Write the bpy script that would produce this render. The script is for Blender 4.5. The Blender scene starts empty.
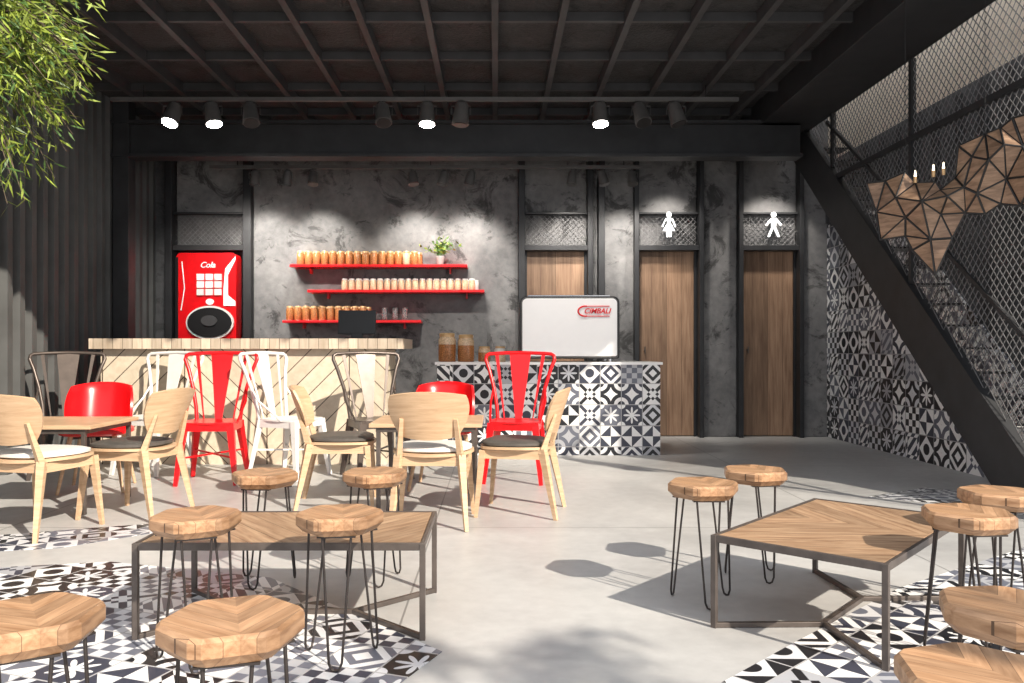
import bpy, bmesh, math, random
from mathutils import Vector, Matrix, noise
from mathutils.geometry import delaunay_2d_cdt
random.seed(7)
scene=bpy.context.scene
pi=math.pi
def P(x,y,d): return Vector(((x-495)*d/800.0, d, 1-(y-350)*d/800.0))

# ---------------------------------------------------------------- materials
class NT:
    def __init__(s,name,rough=0.5,metal=0.0,spec=0.5):
        s.m=bpy.data.materials.new(name); s.m.use_nodes=True
        s.t=s.m.node_tree; s.b=s.t.nodes['Principled BSDF']
        s.b.inputs['Roughness'].default_value=rough; s.b.inputs['Metallic'].default_value=metal
        s.b.inputs['Specular IOR Level'].default_value=spec
    def node(s,ty): return s.t.nodes.new(ty)
    def link(s,a,b): s.t.links.new(a,b)
    def m1(s,op,a,b=None,c=None):
        n=s.node('ShaderNodeMath'); n.operation=op
        for i,v in enumerate((a,b,c)):
            if v is None: continue
            if isinstance(v,(int,float)): n.inputs[i].default_value=v
            else: s.link(v,n.inputs[i])
        return n.outputs[0]
    def coord(s,kind='Object'): return s.node('ShaderNodeTexCoord').outputs[kind]
    def xyz(s,v):
        n=s.node('ShaderNodeSeparateXYZ'); s.link(v,n.inputs[0]); return n.outputs
    def comb(s,a,b,c=0.0):
        n=s.node('ShaderNodeCombineXYZ')
        for i,v in enumerate((a,b,c)):
            if isinstance(v,(int,float)): n.inputs[i].default_value=v
            else: s.link(v,n.inputs[i])
        return n.outputs[0]
    def scale(s,v,sc,rot=(0,0,0)):
        n=s.node('ShaderNodeMapping'); s.link(v,n.inputs[0]); n.inputs['Scale'].default_value=sc; n.inputs['Rotation'].default_value=rot
        return n.outputs[0]
    def noise(s,v,sc=1,det=4,rough=.55,dist=0):
        n=s.node('ShaderNodeTexNoise'); s.link(v,n.inputs['Vector']); n.inputs['Scale'].default_value=sc
        n.inputs['Detail'].default_value=det; n.inputs['Roughness'].default_value=rough; n.inputs['Distortion'].default_value=dist
        return n.outputs['Fac']
    def white(s,v):
        n=s.node('ShaderNodeTexWhiteNoise'); n.noise_dimensions='3D'; s.link(v,n.inputs['Vector']); return n.outputs['Value'],n.outputs['Color']
    def ramp(s,f,stops,const=False):
        n=s.node('ShaderNodeValToRGB'); s.link(f,n.inputs[0]); cr=n.color_ramp
        if const: cr.interpolation='CONSTANT'
        while len(cr.elements)<len(stops): cr.elements.new(.5)
        for e,(p,c) in zip(cr.elements,stops):
            e.position=p; e.color=(c[0],c[1],c[2],1) if not isinstance(c,(int,float)) else (c,c,c,1)
        return n.outputs[0]
    def mix(s,f,a,b,mode='MIX'):
        n=s.node('ShaderNodeMix'); n.data_type='RGBA'; n.blend_type=mode
        for i,v in ((0,f),(6,a),(7,b)):
            if isinstance(v,(int,float)): n.inputs[i].default_value=v
            elif isinstance(v,tuple): n.inputs[i].default_value=(v[0],v[1],v[2],1)
            else: s.link(v,n.inputs[i])
        return n.outputs[2]
    def col(s,c):
        if isinstance(c,tuple): s.b.inputs['Base Color'].default_value=(c[0],c[1],c[2],1)
        else: s.link(c,s.b.inputs['Base Color'])
        return s
    def bump(s,h,st=.3,dist=.01):
        n=s.node('ShaderNodeBump'); s.link(h,n.inputs['Height']); n.inputs['Strength'].default_value=st; n.inputs['Distance'].default_value=dist
        s.link(n.outputs[0],s.b.inputs['Normal'])
    def rough(s,v): s.link(v,s.b.inputs['Roughness'])

def paint(name,c,rough=.4,metal=0.0,var=.12,sc=14):
    t=NT(name,rough,metal); f=t.noise(t.coord(),sc,3)
    d=tuple(x*(1-var) for x in c); l=tuple(min(1,x*(1+var)) for x in c)
    t.col(t.ramp(f,[(.3,d),(.7,l)])); return t.m
def emit(name,c,st):
    t=NT(name); t.col(c); t.b.inputs['Emission Color'].default_value=(*c,1); t.b.inputs['Emission Strength'].default_value=st; return t.m
def concrete(name,a,b,c,sc=1.2,rough=.7,bump=.25,blot=.45,smear=1.0):
    t=NT(name,rough); co=t.coord()
    n1=t.noise(co,sc,8,.65,.6); n2=t.noise(co,sc*9,5,.6)
    n3=t.noise(co,sc*1.3,10,.72,.9); n4=t.noise(t.scale(co,(1,1,1.8)),sc*2.1,8,.7,.5)
    base=t.ramp(n1,[(.33,a),(.5,b),(.66,c)])
    base=t.mix(.35,base,t.ramp(n2,[(.3,a),(.7,c)]))
    base=t.mix(smear,base,t.ramp(n3,[(.39,blot),(.46,1.0)]),'MULTIPLY')
    base=t.mix(smear*.8,base,t.ramp(n4,[(.36,blot+.1),(.41,1.0)]),'MULTIPLY')
    t.col(base); t.bump(n2,bump,.01); return t.m
def wood(name,c1,c2,grain=(3,40,40),plank=None,paxis=0,rough=.5,rot=(0,0,0),gap=.03,var=.5):
    t=NT(name,rough); co=t.coord()
    if rot!=(0,0,0): co=t.scale(co,(1,1,1),rot)
    n=t.noise(t.scale(co,grain),1,5,.6,.4)
    n2=t.noise(co,2.2,2)
    f=t.m1('ADD',t.m1('MULTIPLY',n,.75),t.m1('MULTIPLY',n2,.25))
    base=t.ramp(f,[(.34,c1),(.64,c2)])
    if plank:
        x=t.m1('DIVIDE',t.xyz(co)[paxis],plank)
        w,_=t.white(t.comb(t.m1('FLOOR',x),1.3,2.1))
        base=t.mix(1.0,base,t.ramp(w,[(0,1-var),(1,1.0)]),'MULTIPLY')
        fr=t.m1('FRACT',x); g=t.m1('LESS_THAN',fr,gap)
        base=t.mix(g,base,tuple(v*.25 for v in c1))
    t.col(base); t.bump(n,.12,.004); return t.m
def chevwood(name,c1,c2,plank,center,ang=.79,var=.5):
    t=NT(name,.45); o=t.xyz(t.coord())
    ax=t.m1('ABSOLUTE',t.m1('SUBTRACT',o[0],center))
    a=t.m1('ADD',t.m1('MULTIPLY',ax,math.cos(ang)),t.m1('MULTIPLY',o[1],math.sin(ang)))
    p=t.m1('SUBTRACT',t.m1('MULTIPLY',ax,math.sin(ang)),t.m1('MULTIPLY',o[1],math.cos(ang)))
    v=t.comb(a,p,o[2]); n=t.noise(t.scale(v,(5,45,45)),1,5,.6,.4)
    base=t.ramp(n,[(.33,c1),(.66,c2)])
    x=t.m1('DIVIDE',p,plank); side=t.m1('GREATER_THAN',o[0],center)
    w,_=t.white(t.comb(t.m1('FLOOR',x),side,2.1))
    base=t.mix(1.0,base,t.ramp(w,[(0,1-var),(1,1.0)]),'MULTIPLY')
    g=t.m1('LESS_THAN',t.m1('FRACT',x),.025)
    base=t.mix(g,base,tuple(q*.3 for q in c1))
    t.col(base); return t.m
def tiles(name,ax,size=.2,rot=0.0,rough=.35,off=(0.0,0.0),k=1.0):
    t=NT(name,rough); co=t.coord()
    if rot: co=t.scale(co,(1,1,1),(0,0,rot))
    o=t.xyz(co)
    a=t.m1('DIVIDE',t.m1('ADD',o[ax[0]],off[0]),size); b=t.m1('DIVIDE',t.m1('ADD',o[ax[1]],off[1]),size)
    cell=t.comb(t.m1('FLOOR',a),t.m1('FLOOR',b),.5)
    w,wc=t.white(cell); rr=t.node('ShaderNodeSeparateColor'); t.link(wc,rr.inputs[0])
    u=t.m1('SUBTRACT',t.m1('MULTIPLY',t.m1('FRACT',a),2),1.0); v=t.m1('SUBTRACT',t.m1('MULTIPLY',t.m1('FRACT',b),2),1.0)
    au=t.m1('ABSOLUTE',u); av=t.m1('ABSOLUTE',v)
    r=t.m1('SQRT',t.m1('ADD',t.m1('MULTIPLY',u,u),t.m1('MULTIPLY',v,v)))
    s=t.m1('ADD',au,av); mx=t.m1('MAXIMUM',au,av); th=t.m1('ARCTAN2',v,u)
    gt=lambda x,y:t.m1('GREATER_THAN',x,y)
    xor=lambda x,y:t.m1('ABSOLUTE',t.m1('SUBTRACT',x,y))
    iu=t.m1('SUBTRACT',1.0,au); iv=t.m1('SUBTRACT',1.0,av)
    rc=t.m1('SQRT',t.m1('ADD',t.m1('MULTIPLY',iu,iu),t.m1('MULTIPLY',iv,iv)))
    star=t.m1('SUBTRACT',r,t.m1('ADD',.5,t.m1('MULTIPLY',.3,t.m1('COSINE',t.m1('MULTIPLY',th,8)))))
    pats=[xor(gt(s,1.0),gt(r,.42)),
          gt(t.m1('SINE',t.m1('MULTIPLY',s,8)),0),
          xor(gt(t.m1('MULTIPLY',u,v),0),gt(s,1.0)),
          xor(gt(star,0),gt(rc,.4)),
          gt(t.m1('MULTIPLY',t.m1('SINE',t.m1('MULTIPLY',u,6.283)),t.m1('SINE',t.m1('MULTIPLY',v,6.283))),0),
          gt(t.m1('SINE',t.m1('MULTIPLY',rc,9)),0),
          xor(gt(t.m1('SINE',t.m1('MULTIPLY',t.m1('ADD',u,v),6.283)),0),gt(mx,.7)),
          xor(gt(t.m1('ABSOLUTE',t.m1('SUBTRACT',au,av)),.22),gt(s,.6))]
    idx=t.m1('FLOOR',t.m1('MULTIPLY',w,7.999)); acc=None
    for i,p in enumerate(pats):
        e=t.m1('MULTIPLY',p,t.m1('COMPARE',idx,float(i),.2))
        acc=e if acc is None else t.m1('ADD',acc,e)
    inv=gt(rr.outputs[0],.5); acc=xor(acc,inv)
    dark=t.ramp(rr.outputs[1],[(0,(.015,.016,.02)),(.5,(.045,.05,.075)),(.82,(.14,.15,.19))],True)
    light=t.ramp(rr.outputs[2],[(0,(.80*k,.80*k,.80*k)),(.6,(.64*k,.65*k,.68*k)),(.86,(.40*k,.41*k,.44*k))],True)
    c=t.mix(acc,dark,light)
    c=t.mix(gt(mx,.965),c,(.42,.42,.43))
    t.col(c); return t.m

M={}
t=NT('polished_concrete',.42); co=t.coord()
n1=t.noise(co,.9,7,.62,.5); n2=t.noise(co,12,4,.6)
base=t.ramp(n1,[(.3,(.32,.32,.32)),(.5,(.435,.433,.43)),(.7,(.53,.527,.52))])
base=t.mix(.25,base,t.ramp(n2,[(.3,(.32,.32,.32)),(.7,(.56,.56,.55))]))
o=t.xyz(co)
s1=t.m1('LESS_THAN',t.m1('FRACT',t.m1('DIVIDE',t.m1('ADD',o[0],.35),2.4)),.0035)
s2=t.m1('LESS_THAN',t.m1('FRACT',t.m1('DIVIDE',t.m1('ADD',o[1],.3),2.4)),.0035)
base=t.mix(t.m1('MULTIPLY',t.m1('MAXIMUM',s1,s2),.7),base,(.12,.12,.12))
t.col(base); t.rough(t.m1('ADD',.24,t.m1('MULTIPLY',n1,.35))); t.bump(n2,.06,.003); M['floor']=t.m
M['conc']=concrete('dark_concrete',(.090,.090,.093),(.165,.164,.168),(.25,.247,.245),1.5,blot=.30)
M['conc2']=concrete('charcoal_concrete',(.05,.052,.056),(.085,.088,.094),(.13,.133,.14),2.2,blot=.55)
M['beige_sunlit']=concrete('sunlit_beige_render',(.66,.57,.46),(.78,.68,.56),(.84,.75,.63),1.0,bump=.05,blot=.85,smear=.4)  # wall tone lightened to paint in sunlight that the sun lamp misses
M['ceil']=concrete('ceiling_board',(.016,.0165,.018),(.026,.0265,.028),(.048,.048,.050),4,bump=.8,blot=.5)
M['steel']=paint('dark_steel',(.028,.029,.032),.5,.2,.2,6)
M['steel2']=paint('grey_beam_paint',(.046,.046,.049),.55,.0,.2,6)
M['corr']=paint('corrugated_paint',(.070,.072,.072),.6,.0,.2,3)
M['black']=paint('black_plastic',(.012,.012,.013),.35,0,.1)
M['lampbody']=paint('lamp_grey',(.12,.117,.115),.4,.3,.1)
M['rod']=paint('gunmetal_rod',(.05,.042,.040),.38,.6,.2)
M['frame']=paint('bronze_frame',(.12,.10,.09),.42,.5,.2)
M['wire']=paint('wire_mesh',(.17,.17,.175),.5,.2,.2)
M['red']=paint('red_lacquer',(.72,.006,.010),.28,0,.08)
M['whitemetal']=paint('white_lacquer',(.72,.71,.69),.35,0,.05)
M['bronze']=paint('dark_bronze_metal',(.10,.08,.07),.35,.5,.15)
M['chrome']=paint('chrome',(.6,.6,.6),.2,1,.05)
M['white']=paint('white_enamel',(.92,.92,.92),.3,0,.01)
M['cushw']=paint('white_cushion',(.66,.63,.59),.85,0,.06,40)
M['cushg']=paint('grey_leather',(.085,.076,.068),.5,0,.15,30)
M['ply']=wood('light_ply',(.47,.30,.175),(.63,.44,.28),(6,6,60),rough=.45)
M['oaktable']=chevwood('oak_planks',(.27,.155,.088),(.50,.335,.21),.095,.05,.9,.38)
M['stoolwood']=chevwood('stool_wood',(.33,.17,.082),(.64,.39,.225),.034,.01,.9,.6)
M['doorwood']=wood('door_wood',(.22,.125,.075),(.43,.27,.17),(34,34,2.2),.178,0,.55,(0,0,0),.02,.4)
M['artwood']=wood('art_wood',(.13,.075,.045),(.34,.22,.145),(8,8,40),rough=.45)
M['slab']=wood('bar_edge_wood',(.54,.43,.32),(.74,.63,.50),(40,40,4),.085,0,.5,(0,0,0),.06,.35)
M['tile_f']=tiles('patchwork_tile_floor',(0,1),.2,.35)
M['tile_f2']=tiles('patchwork_tile_floor_b',(0,1),.2,-.75)
M['tile_w']=tiles('patchwork_tile_wall',(1,2),.24,k=1.2)
M['tile_c']=tiles('patchwork_tile_counter',(0,2),.2,off=(.0,-.08),k=1.1)
M['amber']=paint('coffee_beans',(.42,.17,.06),.25,0,.5,90)
M['grain']=paint('pale_grains',(.66,.48,.31),.25,0,.3,90)
M['gold']=paint('brass_lid',(.62,.40,.20),.35,.3,.1)
M['leaf']=paint('leaf_green',(.19,.245,.03),.5,0,.5,5)
M['leaf2']=paint('leaf_dark',(.06,.12,.025),.5,0,.4,9)
M['bark']=wood('bark',(.06,.045,.03),(.16,.12,.08),(30,30,5),rough=.9)
M['clay']=paint('grey_planter',(.25,.24,.23),.8,0,.1)
M['signw']=emit('sign_white',(1,1,1),.9)
M['lampon']=emit('lamp_glow',(1,.95,.88),60)
M['bulb']=emit('bulb_glow',(1,.85,.6),4)
t=NT('drinking_glass',.05); t.col((.95,.97,.97)); t.b.inputs['Transmission Weight'].default_value=.9; t.b.inputs['IOR'].default_value=1.2; M['glass']=t.m
t=NT('bar_chevron_planks',.5); co=t.coord(); o=t.xyz(co)
pp=t.m1('PINGPONG',t.m1('ADD',o[0],20.0),.72)
v=t.m1('DIVIDE',t.m1('ADD',o[2],pp),.19)
w,_=t.white(t.comb(t.m1('FLOOR',v),t.m1('FLOOR',t.m1('DIVIDE',t.m1('ADD',o[0],20.0),.72)),.3))
gr=t.noise(t.scale(co,(14,14,14)),1,5,.6,.3)
base=t.ramp(gr,[(.3,(.58,.49,.37)),(.7,(.72,.63,.50))])
base=t.mix(1.0,base,t.ramp(w,[(0,.82),(1,1.0)]),'MULTIPLY')
g=t.m1('LESS_THAN',t.m1('FRACT',v),.06)
g2=t.m1('LESS_THAN',t.m1('FRACT',t.m1('DIVIDE',t.m1('ADD',o[0],20.0),.72)),.014)
base=t.mix(t.m1('MAXIMUM',g,g2),base,(.08,.055,.04))
t.col(base); M['chev']=t.m

# ---------------------------------------------------------------- builder
class B:
    def __init__(s): s.v=[];s.f=[];s.mi=[];s.sm=[];s.mats=[]
    def mid(s,k):
        if k not in s.mats: s.mats.append(k)
        return s.mats.index(k)
    def add(s,vs,fs,k,sm=False,T=None):
        o=len(s.v); s.v+= [tuple((T@Vector(p)) if T else p) for p in vs]
        i=s.mid(k)
        for f in fs: s.f.append([o+a for a in f]); s.mi.append(i); s.sm.append(sm)
    def box(s,x0,x1,y0,y1,z0,z1,k,T=None):
        vs=[(x,y,z) for x in (x0,x1) for y in (y0,y1) for z in (z0,z1)]
        s.add(vs,[(0,1,3,2),(4,6,7,5),(0,4,5,1),(2,3,7,6),(0,2,6,4),(1,5,7,3)],k,False,T)
    def bar(s,p0,p1,w,h,k,w1=None,h1=None,up=(0,0,1)):
        p0=Vector(p0);p1=Vector(p1);d=(p1-p0).normalized();up=Vector(up)
        if abs(d.dot(up))>.98: up=Vector((0,1,0))
        a=d.cross(up).normalized();b=a.cross(d).normalized()
        w1=w1 or w;h1=h1 or h
        vs=[p0+a*sx*w/2+b*sy*h/2 for sx,sy in((-1,-1),(1,-1),(1,1),(-1,1))]+[p1+a*sx*w1/2+b*sy*h1/2 for sx,sy in((-1,-1),(1,-1),(1,1),(-1,1))]
        s.add(vs,[(0,1,2,3),(7,6,5,4),(0,4,5,1),(1,5,6,2),(2,6,7,3),(3,7,4,0)],k)
    def cyl(s,p0,p1,r0,k,r1=None,n=16,sm=True):
        s.tube([p0,p1],r0,k,n,r1,sm)
    def tube(s,pts,r,k,n=8,r1=None,sm=True):
        pts=[Vector(p) for p in pts];m=len(pts)
        if r1 is None:r1=r
        vs=[];ref=None
        for i,p in enumerate(pts):
            d=(pts[min(i+1,m-1)]-pts[max(i-1,0)]).normalized()
            if ref is None:
                ref=Vector((0,0,1)) if abs(d.z)<.9 else Vector((1,0,0))
            a=(ref-d*ref.dot(d)).normalized();b=d.cross(a);ref=a
            rr=r+(r1-r)*i/(m-1)
            vs+=[p+(a*math.cos(2*pi*j/n)+b*math.sin(2*pi*j/n))*rr for j in range(n)]
        fs=[(i*n+j,i*n+(j+1)%n,(i+1)*n+(j+1)%n,(i+1)*n+j) for i in range(m-1) for j in range(n)]
        s.add(vs,fs,k,sm)
        s.add(vs[:n],[tuple(range(n))],k); s.add(vs[-n:],[tuple(range(n))],k)
    def lathe(s,prof,k,c=(0,0,0),n=24,sm=True):
        vs=[];c=Vector(c)
        for r,z in prof: vs+=[c+Vector((r*math.cos(2*pi*j/n),r*math.sin(2*pi*j/n),z)) for j in range(n)]
        m=len(prof)
        s.add(vs,[(i*n+j,i*n+(j+1)%n,(i+1)*n+(j+1)%n,(i+1)*n+j) for i in range(m-1) for j in range(n)],k,sm)
        if prof[0][0]>1e-4: s.add(vs[:n],[tuple(range(n))],k)
        if prof[-1][0]>1e-4: s.add(vs[-n:],[tuple(range(n))],k)
    def prism(s,pts,off,k,T=None):
        n=len(pts);off=Vector(off);vs=[Vector(p) for p in pts]+[Vector(p)+off for p in pts]
        s.add(vs,[tuple(range(n)),tuple(range(2*n-1,n-1,-1))]+[(i,(i+1)%n,n+(i+1)%n,n+i) for i in range(n)],k,False,T)
    def sheet(s,fn,nu,nv,th,k,dome=None):
        g=[[Vector(fn(-1+2*i/nu,-1+2*j/nv)) for j in range(nv+1)] for i in range(nu+1)]
        A=[];C=[]
        for i in range(nu+1):
            for j in range(nv+1):
                du=g[min(i+1,nu)][j]-g[max(i-1,0)][j];dv=g[i][min(j+1,nv)]-g[i][max(j-1,0)]
                nn=du.cross(dv); nn=nn.normalized() if nn.length>1e-9 else Vector((0,0,1))
                h=th/2
                if dome:
                    u=-1+2*i/nu;v=-1+2*j/nv; h=th/2*(.35+.65*((1-u**4)*(1-v**4))**.5)
                A.append(g[i][j]+nn*h);C.append(g[i][j]-nn*h)
        N=len(A);w=nv+1;fs=[]
        for i in range(nu):
            for j in range(nv):
                a=i*w+j;fs.append((a,a+w,a+w+1,a+1));fs.append((N+a,N+a+1,N+a+w+1,N+a+w))
        s.add(A+C,fs,k,True)
        rim=[i*w for i in range(nu+1)]+[nu*w+j for j in range(1,nv+1)]+[i*w+nv for i in range(nu-1,-1,-1)]+[j for j in range(nv-1,0,-1)]
        L=len(rim);s.add([A[i] for i in rim]+[C[i] for i in rim],[(q,(q+1)%L,L+(q+1)%L,L+q) for q in range(L)],k,bool(dome))
    def mesh(s,name):
        me=bpy.data.meshes.new(name);me.from_pydata(s.v,[],s.f)
        for k in s.mats: me.materials.append(M[k])
        me.polygons.foreach_set('material_index',s.mi);me.polygons.foreach_set('use_smooth',s.sm)
        bm=bmesh.new();bm.from_mesh(me);bmesh.ops.recalc_face_normals(bm,faces=bm.faces);bm.to_mesh(me);bm.free()
        me.update();return me
    def obj(s,name,loc=(0,0,0),rz=0,bevel=0):
        return place(name,s.mesh(name),loc,rz,bevel)
def place(name,me,loc=(0,0,0),rz=0,bevel=0):
    o=bpy.data.objects.new(name,me);scene.collection.objects.link(o);o.location=loc;o.rotation_euler=(0,0,rz)
    if bevel:
        md=o.modifiers.new('bevel','BEVEL');md.width=bevel;md.segments=2;md.limit_method='ANGLE';md.angle_limit=.7
    return o
def rnd(a,b): return random.uniform(a,b)

# ---------------------------------------------------------------- room shell
b=B();b.box(-9,9,-4,9.6,-.1,0,'floor');b.obj('floor')
BAYS=((-3.68,-2.87),(.34,1.06),(1.64,2.33),(2.83,3.48))
b=B()
b.box(-4.0,3.95,9.35,9.5,0,4.7,'conc2')
def panel(x0,x1,z0=0,z1=4.7,y=9.2,k='conc'): b.box(x0,x1,y,9.36,z0,z1,k)
panel(-2.78,.27)
panel(1.10,1.60);panel(2.37,2.78);panel(3.50,3.84)
panel(-4.0,-3.70,k='conc2')
for x0,x1 in BAYS:
    panel(x0,x1,2.58,4.7,9.24);panel(x0,x1,2.19,2.58,9.26)
b.obj('wall_back',bevel=.012)
b=B()
for x0,x1,y in((-2.87,-2.78,9.1),(.27,.34,9.1),(1.06,1.12,9.12),(1.17,1.24,9.02),(1.59,1.64,9.1),(2.33,2.38,9.1),(2.78,2.83,9.1),(3.47,3.52,9.1),(-3.76,-3.68,9.1)):
    b.box(x0,x1,y,9.22,0,3.3,'steel')
for x0,x1 in BAYS:
    b.box(x0,x1,9.14,9.34,2.14,2.20,'steel');b.box(x0,x1,9.16,9.24,2.555,2.58,'steel')
b.obj('trim_1',bevel=.004)
def diamond_mesh(b,poly_ok,a0,a1,c0,c1,step,slope,mk,thick,k='wire'):
    H=(c1-c0)
    for sgn in(1,-1):
        n0=int((a0-H/slope)/step)-1;n1=int((a1+H/slope)/step)+1
        for i in range(n0,n1+1):
            base=i*step
            N=max(8,int(H/.04));run=[]
            for q in range(N+1):
                c=c0+H*q/N;a=base+sgn*(c-c0)/slope
                ok=a0<=a<=a1 and poly_ok(a,c)
                if ok:run.append((a,c))
                if (not ok or q==N) and len(run)>=2:
                    b.tube([mk(*run[0]),mk(*run[-1])],thick,k,3)
                if not ok:run=[]
b=B()
for x0,x1 in BAYS:
    diamond_mesh(b,lambda a,c:True,x0,x1,2.2,2.55,.06,1.0,lambda a,c:(a,9.2,c),.004)
b.obj('trim_2')
for i,(x0,x1) in enumerate(BAYS[1:]):
    b=B();h=(x1-x0)/2
    b.box(-h,h,9.27,9.32,0.01,2.14,'doorwood')
    b.box(-h,-h+.03,9.24,9.30,0.0,2.14,'steel');b.box(h-.03,h,9.24,9.30,0,2.14,'steel')
    b.cyl((-h+.09,9.27,1.0),(-h+.09,9.22,1.0),.010,'frame',n=10);b.cyl((-h+.09,9.225,.96),(-h+.09,9.225,1.04),.008,'frame',n=10)
    b.obj('door_%d'%(i+1),((x0+x1)/2,0,0))
def disc(cx,cz,r,n=20): return [(cx+r*math.cos(2*pi*i/n),0,cz+r*math.sin(2*pi*i/n)) for i in range(n)]
b=B();of=(0,.015,0)
b.prism(disc(0,.115,.03),of,'signw')
b.prism([(-.028,0,.075),(.028,0,.075),(.018,0,.02),(.07,0,-.07),(-.07,0,-.07),(-.018,0,.02)],of,'signw')
for s_ in(-1,1):
    b.prism([(s_*.032,0,-.07),(s_*.008,0,-.07),(s_*.008,0,-.14),(s_*.028,0,-.14)],of,'signw')
    b.prism([(s_*.028,0,.075),(s_*.044,0,.065),(s_*.082,0,-.02),(s_*.066,0,-.028)],of,'signw')
b.obj('restroom_sign',(1.985,9.125,2.43))
b=B()
b.prism(disc(0,.115,.03),of,'signw')
b.prism([(-.03,0,.075),(.03,0,.075),(.026,0,-.03),(-.026,0,-.03)],of,'signw')
for s_ in(-1,1):
    b.prism([(s_*.03,0,.075),(s_*.095,0,.0),(s_*.08,0,-.013),(s_*.026,0,.04)],of,'signw')
    b.prism([(s_*.026,0,-.03),(-s_*.002,0,-.03),(s_*.045,0,-.14),(s_*.07,0,-.137)],of,'signw')
b.obj('restroom_sign',(3.18,9.125,2.43))

# left corrugated wall
b=B();y=3.0;pts=[];xo=-3.9
while y<9.36:
    pts+=[(xo,y),(xo,y+.07),(xo-.05,y+.09),(xo-.05,y+.15)];y+=.17
vs=[]
for p in pts: vs+=[(p[0],p[1],0),(p[0],p[1],3.6)]
b.add(vs,[(2*i,2*i+1,2*i+3,2*i+2) for i in range(len(pts)-1)],'corr')
b.box(-4.1,-3.96,3.0,9.36,0,4.7,'steel')
b.obj('wall_left')
b=B();b.box(-3.88,-3.72,8.12,8.28,0,3.55,'steel');b.obj('steel_column',bevel=.004)

# right wall
b=B()
b.box(3.83,3.98,4.7,9.5,0,3.15,'conc2');b.box(3.83,3.98,4.7,9.5,3.15,4.7,'beige_sunlit')
for q in range(14): b.box(3.80,3.83,4.9+q*.33,4.96+q*.33,2.45,3.1,'steel2')
b.obj('wall_right')
zl=lambda y:.12+.85*(y-5.23)
b=B()
b.prism([(3.832,5.0,0),(3.832,9.2,0),(3.832,9.2,2.43),(3.832,7.73,2.43),(3.832,5.0,.11)],(-.014,0,0),'tile_w')
b.obj('trim_4')

# ceiling
b=B();b.box(-3.9,3.3,4.4,9.36,3.55,3.68,'ceil');b.obj('ceiling')
b=B();x=-3.5
while x<2.7:
    b.box(x-.025,x+.025,4.4,9.2,3.45,3.55,'steel2');x+=.5
b.obj('ceiling_beams')
b=B()
for y in(4.45,5.25,6.05,6.85,7.65,8.45):
    b.box(-3.9,2.7,y-.02,y+.02,3.48,3.549,'steel2')
b.obj('ceiling_cross_beams')
b=B()
b.box(-3.9,3.12,8.18,8.22,2.99,3.32,'steel');b.box(-3.9,3.12,8.1,8.3,2.96,2.99,'steel');b.box(-3.9,3.12,8.1,8.3,3.30,3.33,'steel')
b.obj('steel_beam')
b=B();b.box(2.7,3.3,4.4,9.2,3.3,3.72,'steel');b.obj('steel_beam',bevel=.005)

# ---------------------------------------------------------------- staircase
b=B()
b.prism([(3.24,5.09,0),(3.24,4.5,0),(3.24,8.60,zl(8.60)+.5),(3.24,8.95,3.28)],(.08,0,0),'steel')
y=4.75;z=.17
while z<3.1 :
    b.box(3.32,3.60,y-.02,y+.2,z-.015,z,'black');y+=.2;z+=.17
b.obj('staircase',bevel=.003)
b=B()
up=lambda y:zl(y)+.5
def okm(a,c): return c>up(a)
diamond_mesh(b,okm,4.4,8.4,.1,3.29,.065,1.15,lambda a,c:(3.28,a,c),.004)
for y in(4.6,6.29,7.76):
    b.bar((3.28,y,max(0,up(y)-.0)),(3.28,y,3.29),.04,.04,'steel')
b.bar((3.28,4.6,2.66),(3.28,7.9,2.66),.045,.045,'steel')
b.bar((3.28,4.55,up(4.55)+.75),(3.28,7.9,3.25),.03,.03,'steel')
b.obj('stair_mesh_railing')

# ---------------------------------------------------------------- bar
b=B()
b.box(-3.45,-.95,7.0,7.65,0,1.01,'chev')
b.box(-3.52,-.80,6.93,7.75,1.01,1.10,'slab')
b.obj('bar_counter')
b=B()
b.box(-.55,1.57,7.6,8.25,0,.86,'tile_c');b.box(-.57,1.59,7.58,8.27,.86,.885,'white')
b.obj('tiled_counter')
b=B();T=Matrix.Translation((0,0,.14))@Matrix.Rotation(-.2,4,'X')
b.box(-.17,.17,-.012,.012,-.1,.12,'black',T);b.box(-.05,.05,-.03,.05,.0,.06,'black');b.box(-.1,.1,-.07,.09,0,.012,'black')
b.obj('cash_register_screen',(-1.25,7.25,1.101),0,.003)

def jar(b,x,y,z,r,h,k='amber',lid='gold',n=14):
    b.lathe([(r*.9,0),(r,.01),(r,h*.78),(r*.82,h*.86)],k,(x,y,z),n)
    b.lathe([(r*.88,h*.86),(r*.9,h*.98),(r*.8,h)],lid,(x,y,z),n)
def gjar(b,x,y,z,r,h,k='amber'):
    b.lathe([(r*.95,0),(r,.01),(r,h*.6)],k,(x,y,z),20)
    b.lathe([(r,h*.6),(r,h*.76),(r*.84,h*.87)],'grain' if k=='amber' else 'whitemetal',(x,y,z),20)
    b.lathe([(r*.88,h*.87),(r*.9,h*.98),(r*.75,h)],'gold',(x,y,z),18)
for x,r,h,k in((-.47,.085,.28,'amber'),(-.285,.08,.265,'amber'),(-.105,.06,.15,'amber'),(.05,.055,.15,'grain')):
    b=B();gjar(b,0,0,0,r,h,k);b.obj('storage_jar',(x,7.85,.886))

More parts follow.
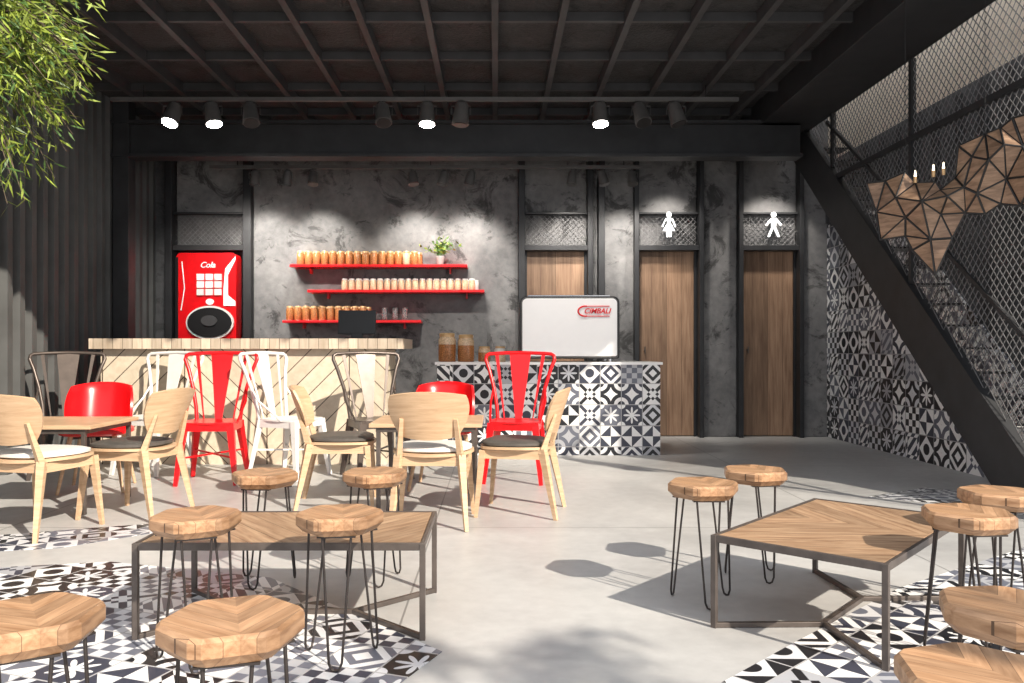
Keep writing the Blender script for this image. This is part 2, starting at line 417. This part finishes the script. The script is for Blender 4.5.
for (x0,x1,z) in((-2.30,-.31,1.93),(-2.10,-.12,1.645),(-2.38,-.83,1.305)):
    b=B();b.box(x0,x1,8.95,9.199,z,z+.03,'red')
    for q in(x0+.2,x1-.2): b.box(q-.01,q+.01,9.1,9.199,z-.06,z,'red')
    b.obj('wall_shelf',bevel=.003)
b=B();x=-2.2
while x<-.84: jar(b,x,9.05,1.9615,.042,.155,'amber' if random.random()<.75 else 'grain');jar(b,x+.045,9.14,1.9615,.04,.15);x+=.092
b.obj('spice_jars')
b=B();x=-1.70
while x<-.2: jar(b,x,9.05,1.6765,.036,.13,'grain','whitemetal');jar(b,x+.04,9.13,1.6765,.034,.12,'whitemetal','whitemetal');x+=.08
b.obj('ceramic_cups')
b=B();x=-2.32
while x<-1.45: jar(b,x,9.05,1.3365,.042,.16,'amber');jar(b,x+.045,9.14,1.3365,.04,.155);x+=.092
b.obj('spice_jars')
b=B()
for x in(-1.25,-1.13,-1.02): b.lathe([(.02,0),(.03,.02),(.033,.14),(.028,.14),(.02,.03)],'glass',(x,9.05,1.3365),14)
b.obj('drinking_glasses')
def leafquad(b,p,d,L,w,k):
    d=d.normalized();s=d.cross(Vector((rnd(-1,1),rnd(-1,1),rnd(-1,1))))
    if s.length<1e-3:return
    s=s.normalized()*w/2
    b.add([p,p+d*L*.4+s,p+d*L,p+d*L*.4-s],[(0,1,2,3)],k)
def potplant(name,loc,R,H,n,droop=.2):
    b=B();b.lathe([(R*.7,0),(R,H*.9),(R*.95,H),(R*.8,H*.93)],'clay',n=18)
    for i in range(n):
        a=rnd(0,2*pi);e=rnd(.1,1.0);L=rnd(.14,.30)
        pts=[];p=Vector((0,0,H*.9))
        for q in range(4):
            tt=q/3;pts.append(p+Vector((math.cos(a)*math.sin(e)*L*tt,math.sin(a)*math.sin(e)*L*tt*.4,math.cos(e)*L*tt-droop*L*tt*tt)))
        b.tube(pts,.002,'leaf2',3)
        for q in range(6):
            leafquad(b,pts[1+q%3],Vector((rnd(-1,1),rnd(-.4,.4),rnd(-.2,1))),.06,.025,'leaf2' if q%2 else 'leaf')
    return b.obj(name,loc)
potplant('potted_herb',(-.62,9.06,1.961),.05,.1,26)

# coffee machine
b=B();W=.48
def rr(w,h,r,n=6):
    out=[]
    for cx,cz,a0 in((w-r,h-r,0),(-w+r,h-r,90),(-w+.02,.02,180),(w-.02,.02,270)):
        rad=r if a0<180 else .02
        for i in range(n+1):
            a=math.radians(a0+90*i/n);out.append((cx+rad*math.cos(a),0,cz+rad*math.sin(a)))
    return out
b.prism(rr(W,.6,.06),(0,.5,0),'black')
b.prism([(x*.97,-.012,z*.965+.01) for x,_,z in rr(W,.6,.06)],(0,.03,0),'lampbody')
b.prism([(x*.945,-.03,z*.92+.025) for x,_,z in rr(W,.6,.05)],(0,.03,0),'white')
for x in(-.4,.4):
    for y in(.06,.44): b.cyl((x,y,-.03),(x,y,.01),.025,'chrome')
b.box(-.40,.40,.05,.45,.6,.615,'chrome')
mc=b.obj('espresso_machine',(.715,7.68,.916),0,.004)
def text(s,size,mat,parent,loc,name):
    c=bpy.data.curves.new(name,'FONT');c.body=s;c.size=size;c.extrude=.002;c.align_x='CENTER';c.align_y='CENTER'
    c.shear=.3;c.offset=.0015
    o=bpy.data.objects.new(name,c);scene.collection.objects.link(o);c.materials.append(M[mat]);o.parent=parent
    o.location=loc;o.rotation_euler=(pi/2,0,0);return o
text('CIMBALI',.068,'red',mc,(.26,-.036,.455),'logo_text')
b=B()
b.tube([(.07*math.cos(a*pi/16),0,.048*math.sin(a*pi/16)) for a in range(7,26)],.008,'red',5)
b.tube([(-.01,0,.048),(.23,0,.048)],.004,'red',5);b.tube([(-.01,0,-.048),(.23,0,-.048)],.004,'red',5)
o=b.obj('logo_ring');o.parent=mc;o.location=(.15,-.034,.455)

# drink dispenser
b=B();W=.34
b.prism([(x,0,z) for x,_,z in rr(W,2.1,.06)],(0,.2,0),'red')
b.box(-.345,-.315,-.01,.2,0.02,2.05,'black')
el=lambda cx,cz,rx,rz,y,n=32:[(cx+rx*math.cos(2*pi*i/n),y,cz+rz*math.sin(2*pi*i/n)) for i in range(n)]
b.prism(el(.05,1.31,.27,.19,-.03),(0,.04,0),'whitemetal');b.prism(el(.05,1.31,.25,.168,-.04),(0,.04,0),'black')
b.prism(el(.05,1.33,.09,.06,-.055),(0,.02,0),'steel2')
for i in range(3):
    for j in range(3):
        b.box(-.10+.10*i,-.02+.10*i,-.022,.0,1.62+.085*j,1.69+.085*j,'white' if (i*j+j)%3 else 'whitemetal')
b.prism([(.20,-.012,1.5),(.335,-.012,1.5),(.335,-.012,1.55),(.25,-.012,1.62),(.25,-.012,1.85),(.335,-.012,2.02),(.335,-.012,2.06),(.22,-.012,1.92),(.20,-.012,1.7)],(0,.015,0),'white')
b.tube([(-.28,-.01,1.45),(-.24,-.01,1.7),(-.27,-.01,2.0)],.007,'white',6)
b.prism(el(.05,1.545,.045,.035,-.03,14),(0,.02,0),'white')
vm=b.obj('drink_vending_machine',(-3.27,9.055,0))
text('Cola',.09,'white',vm,(.02,-.012,1.96),'label_text')

# ---------------------------------------------------------------- track lights
def track(x0,x1,y,z,lamps,lit,s,sz,ztop):
    b=B();b.box(x0,x1,y-.02,y+.02,z,z+.035,'lampbody')
    for q in(x0+.3,(x0+x1)/2,x1-.3): b.cyl((q,y,z+.03),(q,y,ztop),.006,'black')
    b.obj('light_track')
    for px in lamps:
        x=(px-495)/s;b=B()
        b.cyl((0,0,-.001),(0,0,-.05),.012,'lampbody')
        a=Vector((rnd(-.25,.25),rnd(-.5,.0),-1)).normalized()
        c=Vector((0,0,-.05-.06*sz))
        b.cyl(c-a*.08*sz,c+a*.08*sz,.05*sz,'lampbody',.065*sz,18);b.cyl(c-a*.11*sz,c-a*.08*sz,.025*sz,'lampbody',.05*sz,18)
        b.cyl(c+a*.081*sz,c+a*.086*sz,.056*sz,'lampon' if px in lit else 'black',n=18)
        b.tube([(-.072*sz,0,-.05-.06*sz),(-.072*sz,0,-.045),(.072*sz,0,-.045),(.072*sz,0,-.05-.06*sz)],.005,'lampbody',5)
        b.obj('track_spotlight',(x,y,z))
track(-3.55,2.25,7.4,3.30,(173,213,251,383,427,461,600,641,676),(173,213,427,600),108,1.2,3.449)
track(-3.1,1.7,8.7,2.97,(255,287,313,413,443,470,572,603,632),(),92,.9,3.449)
def spot(loc,tgt,e,ang=70,blend=.8,col=(1,.93,.84)):
    l=bpy.data.lights.new('spot','SPOT');l.energy=e;l.spot_size=math.radians(ang);l.spot_blend=blend;l.color=col;l.shadow_soft_size=.05
    o=bpy.data.objects.new('spot_lamp',l);scene.collection.objects.link(o);o.location=loc
    o.rotation_euler=(Vector(tgt)-Vector(loc)).to_track_quat('-Z','Y').to_euler()
for px in(255,313,413,470,572,632):
    x=(px-495)/92;spot((x,8.60,2.76),(x,9.2,1.95),78,80)
for px in(173,213,427,600):
    x=(px-495)/108;spot((x,7.40,3.04),(x+.05,9.0,1.4),160,75)
spot((1.985,8.7,3.0),(1.985,9.2,2.1),65,80);spot((3.16,8.7,3.0),(3.16,9.2,2.1),65,80)
spot((-.31,6.9,3.35),(.75,7.68,1.2),110,35);spot((1.35,6.9,3.35),(.75,7.68,1.2),110,35)  # added fill spots off the track, no fixture there; brighten the espresso machine

# ---------------------------------------------------------------- furniture
def stool_mesh():
    b=B();R=.14
    def hexa(R,z,da=.10):
        out=[]
        for i in range(6):
            a=i*pi/3
            for q in(-da,da): out.append((R*math.cos(a+q),R*math.sin(a+q),z))
        return out
    rings=[hexa(R*.84,.418),hexa(R,.440),hexa(R,.468),hexa(R*.94,.476)]
    vs=sum(rings,[]);m=12
    b.add(vs,[(i*m+j,i*m+(j+1)%m,(i+1)*m+(j+1)%m,(i+1)*m+j) for i in range(3) for j in range(m)]+[tuple(range(m)),tuple(range(3*m,4*m))],'stoolwood')
    for i in range(3):
        a=i*2*pi/3+.4;c=Vector((math.cos(a),math.sin(a),0));s=Vector((-c.y,c.x,0))
        top=c*.09;bot=c*.125
        p=[top+s*.045+Vector((0,0,.42)),bot+s*.02+Vector((0,0,.03)),bot+s*.012+Vector((0,0,.01)),bot+Vector((0,0,.006)),bot-s*.012+Vector((0,0,.01)),bot-s*.02+Vector((0,0,.03)),top-s*.045+Vector((0,0,.42))]
        b.tube(p,.0042,'rod',7)
        b.bar(top-s*.06+Vector((0,0,.415)),top+s*.06+Vector((0,0,.415)),.03,.005,'rod')
    return b.mesh('hairpin_stool')
sm=stool_mesh()
STO=[(703,483,.1),(755,470,.3),(196,515,.5),(340,513,.2),(232,618,.35),(28,615,.6),(265,473,0),(375,472,.4),(968,512,.2),(1000,492,.5),(1012,606,.1),(988,675,.3)]
for i,(x,y,r) in enumerate(STO):
    d=.53*800/(y-350);place('hairpin_stool',sm,((x-495)*d/800,d,0),r)

def lowtable(name,L,Wd,loc,rz):
    b=B();h=.335;l=L/2;w=Wd/2;t=.013
    b.box(-l+.010,l-.010,-w+.010,w-.010,h-.022,h-.002,'oaktable')
    for y in(-w,w): b.box(-l,l,y-t/2,y+t/2,h-.026,h,'frame')
    for x in(-l,l): b.box(x-t/2,x+t/2,-w,w,h-.026,h,'frame')
    for x in(-l,l):
        for y in(-w,w): b.box(x-.010,x+.010,y-.010,y+.010,0,h-.001,'frame')
    for sx in(-1,1):
        for sy in(-1,1): b.bar((sx*l,sy*w,.01),(sx*l*.42,0,.01),.018,.018,'frame')
    b.bar((-l*.42,0,.0105),(l*.42,0,.0105),.018,.018,'frame')
    b.obj(name,loc,rz,.0015)
A=Vector((.79,2.885,0));Bp=Vector((1.217,2.49,0));D=Vector((1.437,3.59,0))
lowtable('coffee_table',.955,.58,(Bp+D)/2,math.atan2(D.y-A.y,D.x-A.x))
lowtable('coffee_table',.99,.54,(-.745,3.03,0),.0)

def ply_chair(cush):
    b=B();k='ply'
    for sx in(-1,1):
        b.bar((sx*.19,.19,.40),(sx*.222,.225,0),.042,.036,k,.020,.020)
        b.bar((sx*.175,-.17,.41),(sx*.21,-.255,0),.042,.045,k,.020,.022)
        b.bar((sx*.175,-.165,.38),(sx*.15,-.245,.62),.032,.036,k,.022,.016)
        b.bar((sx*.19,.19,.375),(sx*.177,-.17,.375),.022,.05,k)
    b.bar((-.19,.19,.375),(.19,.19,.375),.022,.05,k);b.bar((-.175,-.17,.375),(.175,-.17,.375),.022,.05,k)
    def sq(u,v,kk=.75): return (u*math.sqrt(1-kk*v*v/2),v*math.sqrt(1-kk*u*u/2))
    def seat(u,v):
        x,y=sq(u,v);return(x*(.235+.02*y),y*.225+.01,.410+.006*x*x)
    b.sheet(seat,12,12,.016,k)
    def cu(u,v):
        x,y=sq(u,v);return(x*(.222+.02*y),y*.205+.015,.437)
    b.sheet(cu,12,12,.045,cush,True)
    def back(u,v):
        x,z=sq(u,v,.55);w=.215+.038*z
        return(x*w,-.268-.045*z+.06*x*x,.635+z*.135)
    b.sheet(back,14,12,.015,k)
    return b.mesh('dining_chair')
cw=ply_chair('cushw');cg=ply_chair('cushg')
def face(dx,dy): return math.atan2(dy,dx)-pi/2
place('dining_chair',cw,(-2.52,4.42,0),face(.22,.97))
place('dining_chair',cg,(-2.19,4.88,0),face(-.97,.2))
place('dining_chair',cg,(-1.01,5.2,0),face(.985,.1))
place('dining_chair',cw,(-.36,4.66,0),face(.03,1))
place('dining_chair',cg,(.15,4.95,0),face(-.97,.2))

def tolix(k):
    b=B()
    for sx in(-1,1):
        b.bar((sx*.165,.165,.45),(sx*.215,.22,0),.055,.045,k,.028,.024)
        b.bar((sx*.16,-.16,.45),(sx*.215,-.24,0),.055,.045,k,.028,.024)
        b.bar((sx*.19,.19,.20),(-sx*.18,-.19,.22),.012,.012,k)
    def sq(u,v,kk=.45): return (u*math.sqrt(1-kk*v*v/2),v*math.sqrt(1-kk*u*u/2))
    b.sheet(lambda u,v:(sq(u,v)[0]*.2,sq(u,v)[1]*.2,.455-.012*(1-u*u)*(1-v*v)),10,10,.012,k)
    for a,c in(((-.18,.185),(.18,.185)),((-.18,-.18),(.18,-.18)),((-.185,-.18),(-.185,.185)),((.185,-.18),(.185,.185))):
        b.bar((a[0],a[1],.425),(c[0],c[1],.425),.008,.055,k)
    left=[(-.165,-.17,.44),(-.175,-.19,.55),(-.205,-.22,.70),(-.245,-.25,.84),(-.278,-.265,.925),(-.272,-.275,.955),(-.25,-.28,.968)]
    top=[(-.18,-.29,.972),(-.09,-.30,.976),(0,-.305,.978)]
    pts=left+top;pts=pts+[(-x,y,z) for x,y,z in pts[-2::-1]]
    b.tube(pts,.0145,k,10)
    b.sheet(lambda u,v:(u*(.055+.03*v),-.235-.065*v,.71+v*.26),4,8,.008,k)
    for sx in(-1,1):
        b.sheet(lambda u,v:(sx*(.150+.038*v+u*(.009+.005*v)),-.23-.055*v,.71+v*.255),3,8,.007,k)
        b.tube([(sx*.205,-.22,.70),(sx*.215,-.14,.60),(sx*.20,.0,.50),(sx*.19,.06,.45)],.009,k,8)
    return b.mesh('metal_cafe_chair')
tr=tolix('red');tw=tolix('whitemetal');tb=tolix('bronze')
for me,x,y,r in((tr,-2.15,6.1,face(.1,-1)),(tr,.16,6.15,face(-.15,-1)),(tw,-2.80,6.55,face(-.3,-1)),(tw,-1.62,6.35,face(.9,-.4)),(tb,-.93,6.3,face(.5,-1)),(tb,-3.45,6.4,face(.4,-1))):
    place('metal_cafe_chair',me,(x,y,0),r)

def shell():
    b=B()
    def sq(u,v,kk=.6): return (u*math.sqrt(1-kk*v*v/2),v*math.sqrt(1-kk*u*u/2))
    def back(u,v):
        x,z=sq(u,v,.5);w=.25
        return(x*w*(1-.12*abs(x)**3),-.20-.05*z+.17*abs(x)**2.6,.585+z*.175)
    b.sheet(back,24,12,.05,'red',True)
    b.sheet(lambda u,v:(sq(u,v)[0]*.24,sq(u,v)[1]*.225+.02,.425),12,12,.07,'red',True)
    for sx in(-1,1):
        b.cyl((sx*.14,.15,.40),(sx*.21,.22,0),.017,'ply',.011,12);b.cyl((sx*.14,-.13,.40),(sx*.21,-.21,0),.017,'ply',.011,12)
    b.bar((-.14,.15,.385),(.14,-.13,.385),.02,.02,'rod');b.bar((.14,.15,.385),(-.14,-.13,.385),.02,.02,'rod')
    return b.mesh('tub_chair')
sh=shell()
place('tub_chair',sh,(-2.86,5.76,0),face(.25,-1));place('tub_chair',sh,(-.38,5.84,0),face(-.1,-1))
def dtable(loc,rz):
    b=B();b.box(-.35,.35,-.33,.33,.52,.545,'ply')
    b.box(-.31,.31,-.31,-.28,.49,.52,'frame');b.box(-.31,.31,.28,.31,.49,.52,'frame')
    b.box(-.31,-.28,-.28,.28,.49,.52,'frame');b.box(.28,.31,-.28,.28,.49,.52,'frame')
    for sx in(-1,1):
        for sy in(-1,1): b.box(sx*.295-.013,sx*.295+.013,sy*.295-.013,sy*.295+.013,0,.50,'frame')
    b.obj('dining_table',loc,rz,.003)
dtable((-2.79,5.15,0),0);dtable((-.43,5.27,0),0)

# ---------------------------------------------------------------- bat wall art
ol=[(866,183),(885,181),(905,172),(915,183),(935,182),(940,190),(955,178),(958,146),(985,134),(1000,128),(1012,118),(1050,108),(1054,196),(1020,206),(1000,204),(985,214),(965,213),(952,238),(935,275),(912,250),(905,236),(880,240),(876,212)]
inn=[(895,200),(920,205),(940,215),(962,190),(985,165),(1005,180),(1020,150),(1032,180),(930,240),(975,196),(1000,150),(905,218),(970,160),(945,200)]
pts2=[Vector(p) for p in ol+inn];n=len(ol)
r=delaunay_2d_cdt(pts2,[(i,(i+1)%n) for i in range(n)],[list(range(n))],1,1e-4)
V3=[]
for i,p in enumerate(r[0]):
    d=5.4-(p.x-866)*.0045
    q=P(p.x,p.y,d)
    if i>=n: q+=Vector((-.06,-.13,0))*(1,.2,.6)[i%3]
    V3.append(q)
b=B()
for f in r[2]:
    vs=[V3[i] for i in f];c=sum(vs,Vector())/len(vs)
    b.add([c+(v-c)*.88+Vector((0,-.006,0)) for v in vs],[tuple(range(len(vs)))],'artwood')
    b.add([v+Vector((.01,.012,0)) for v in vs],[tuple(range(len(vs)))],'black')
for e in r[1]: b.tube([V3[e[0]],V3[e[1]]],.006,'black',6)
for px,py in((912,178),(930,172),(940,170)):
    d=5.4-(px-866)*.0045;q=P(px,py,d)+Vector((0,-.04,0));b.cyl(q-Vector((0,0,.04)),q,.010,'gold');b.cyl(q,q+Vector((0,0,.04)),.008,'bulb',.003)
for i in(2,8): b.tube([V3[i],(V3[i].x,V3[i].y,3.29)],.002,'black',4)
b.obj('geometric_bat_sculpture')

# ---------------------------------------------------------------- floor tile inlays
def inlay(name,px,k,z=.002):
    b=B();pts=[]
    for x,y in px:
        d=800/(y-350);pts.append(((x-495)*d/800,d,0.0005))
    b.prism(pts,(0,0,z),k);b.obj(name)
inlay('floor_tile_inlay',[(-420,590),(110,562),(270,578),(442,652),(300,760),(-700,900)],'tile_f')
inlay('floor_tile_inlay',[(-160,560),(-60,540),(150,524),(160,532),(60,548)],'tile_f')
inlay('floor_tile_inlay',[(722,683),(800,640),(900,588),(1080,530),(1300,700),(1000,900),(560,800)],'tile_f2')
inlay('floor_tile_inlay',[(868,497),(925,488),(1080,500),(1080,525),(985,508)],'tile_f2')

# ---------------------------------------------------------------- trees
def tree(name,base,cen,rad,ntw,nl,L,w,pot=True):
    b=B();base=Vector(base);cen=Vector(cen)
    if pot: b.lathe([(.2,0),(.27,.45),(.25,.48),(.22,.42)],'clay',base,24)
    top=cen+Vector((0,0,-rad[2]*.2))
    pts=[base+Vector((0,0,.0 if not pot else .3))]
    for q in range(1,6): pts.append(base.lerp(top,q/5)+Vector((rnd(-.04,.04),rnd(-.04,.04),0)))
    b.tube(pts,.045,'bark',10,.02)
    for i in range(ntw):
        while True:
            v=Vector((rnd(-1,1),rnd(-1,1),rnd(-1,1)))
            if .15<v.length<1:break
        e=cen+Vector((v.x*rad[0],v.y*rad[1],v.z*rad[2]))
        st=cen+Vector((v.x*rad[0]*.35,v.y*rad[1]*.35,v.z*rad[2]*.4+.12))
        if i%6==0: b.tube([pts[-2 if i%2 else -1],st],.012,'bark',5,.006)
        c=[st,st.lerp(e,.5)+Vector((0,0,.1)),e]
        b.tube(c,.004,'bark',4,.002)
        for q in range(nl):
            tt=rnd(.15,1.0);p=c[0]*(1-tt)**2+c[1]*2*tt*(1-tt)+c[2]*tt*tt
            p=p+Vector((rnd(-.05,.05),rnd(-.05,.05),rnd(-.05,.05)))
            dd=(e-st).normalized()*.7+Vector((rnd(-1,1),rnd(-1,1),rnd(-1.1,.5)))
            leafquad(b,p,dd,L*rnd(.7,1.3),w,'leaf' if random.random()<.66 else 'leaf2')
    b.obj(name)
tree('bamboo_tree',(-3.15,4.0,0),(-2.80,4.0,2.60),(.84,.6,.98),420,46,.075,.012)
tree('olive_tree',(4.4,-1.6,0),(3.6,-1.65,3.6),(.8,.7,.5),45,24,.10,.03)

# ---------------------------------------------------------------- light
w=bpy.data.worlds.new('world');scene.world=w;w.use_nodes=True;nt=w.node_tree
bg=nt.nodes['Background'];bg.inputs[0].default_value=(.93,.95,1,1);bg.inputs[1].default_value=1.05
l=bpy.data.lights.new('sun','SUN');l.energy=7.0;l.color=(1,.90,.76);l.angle=.012
o=bpy.data.objects.new('sun',l);scene.collection.objects.link(o)
o.rotation_euler=Vector((-.46,.5,-.47)).to_track_quat('-Z','Y').to_euler()
scene.view_settings.view_transform='Standard'
scene.view_settings.exposure=0.12
cam=bpy.data.cameras.new('camera');cam.lens=28.125;cam.sensor_width=36;cam.shift_x=17/1024;cam.shift_y=8.5/1024
co=bpy.data.objects.new('camera',cam);scene.collection.objects.link(co);co.location=(0,0,1);co.rotation_euler=(pi/2,0,0)
scene.camera=co
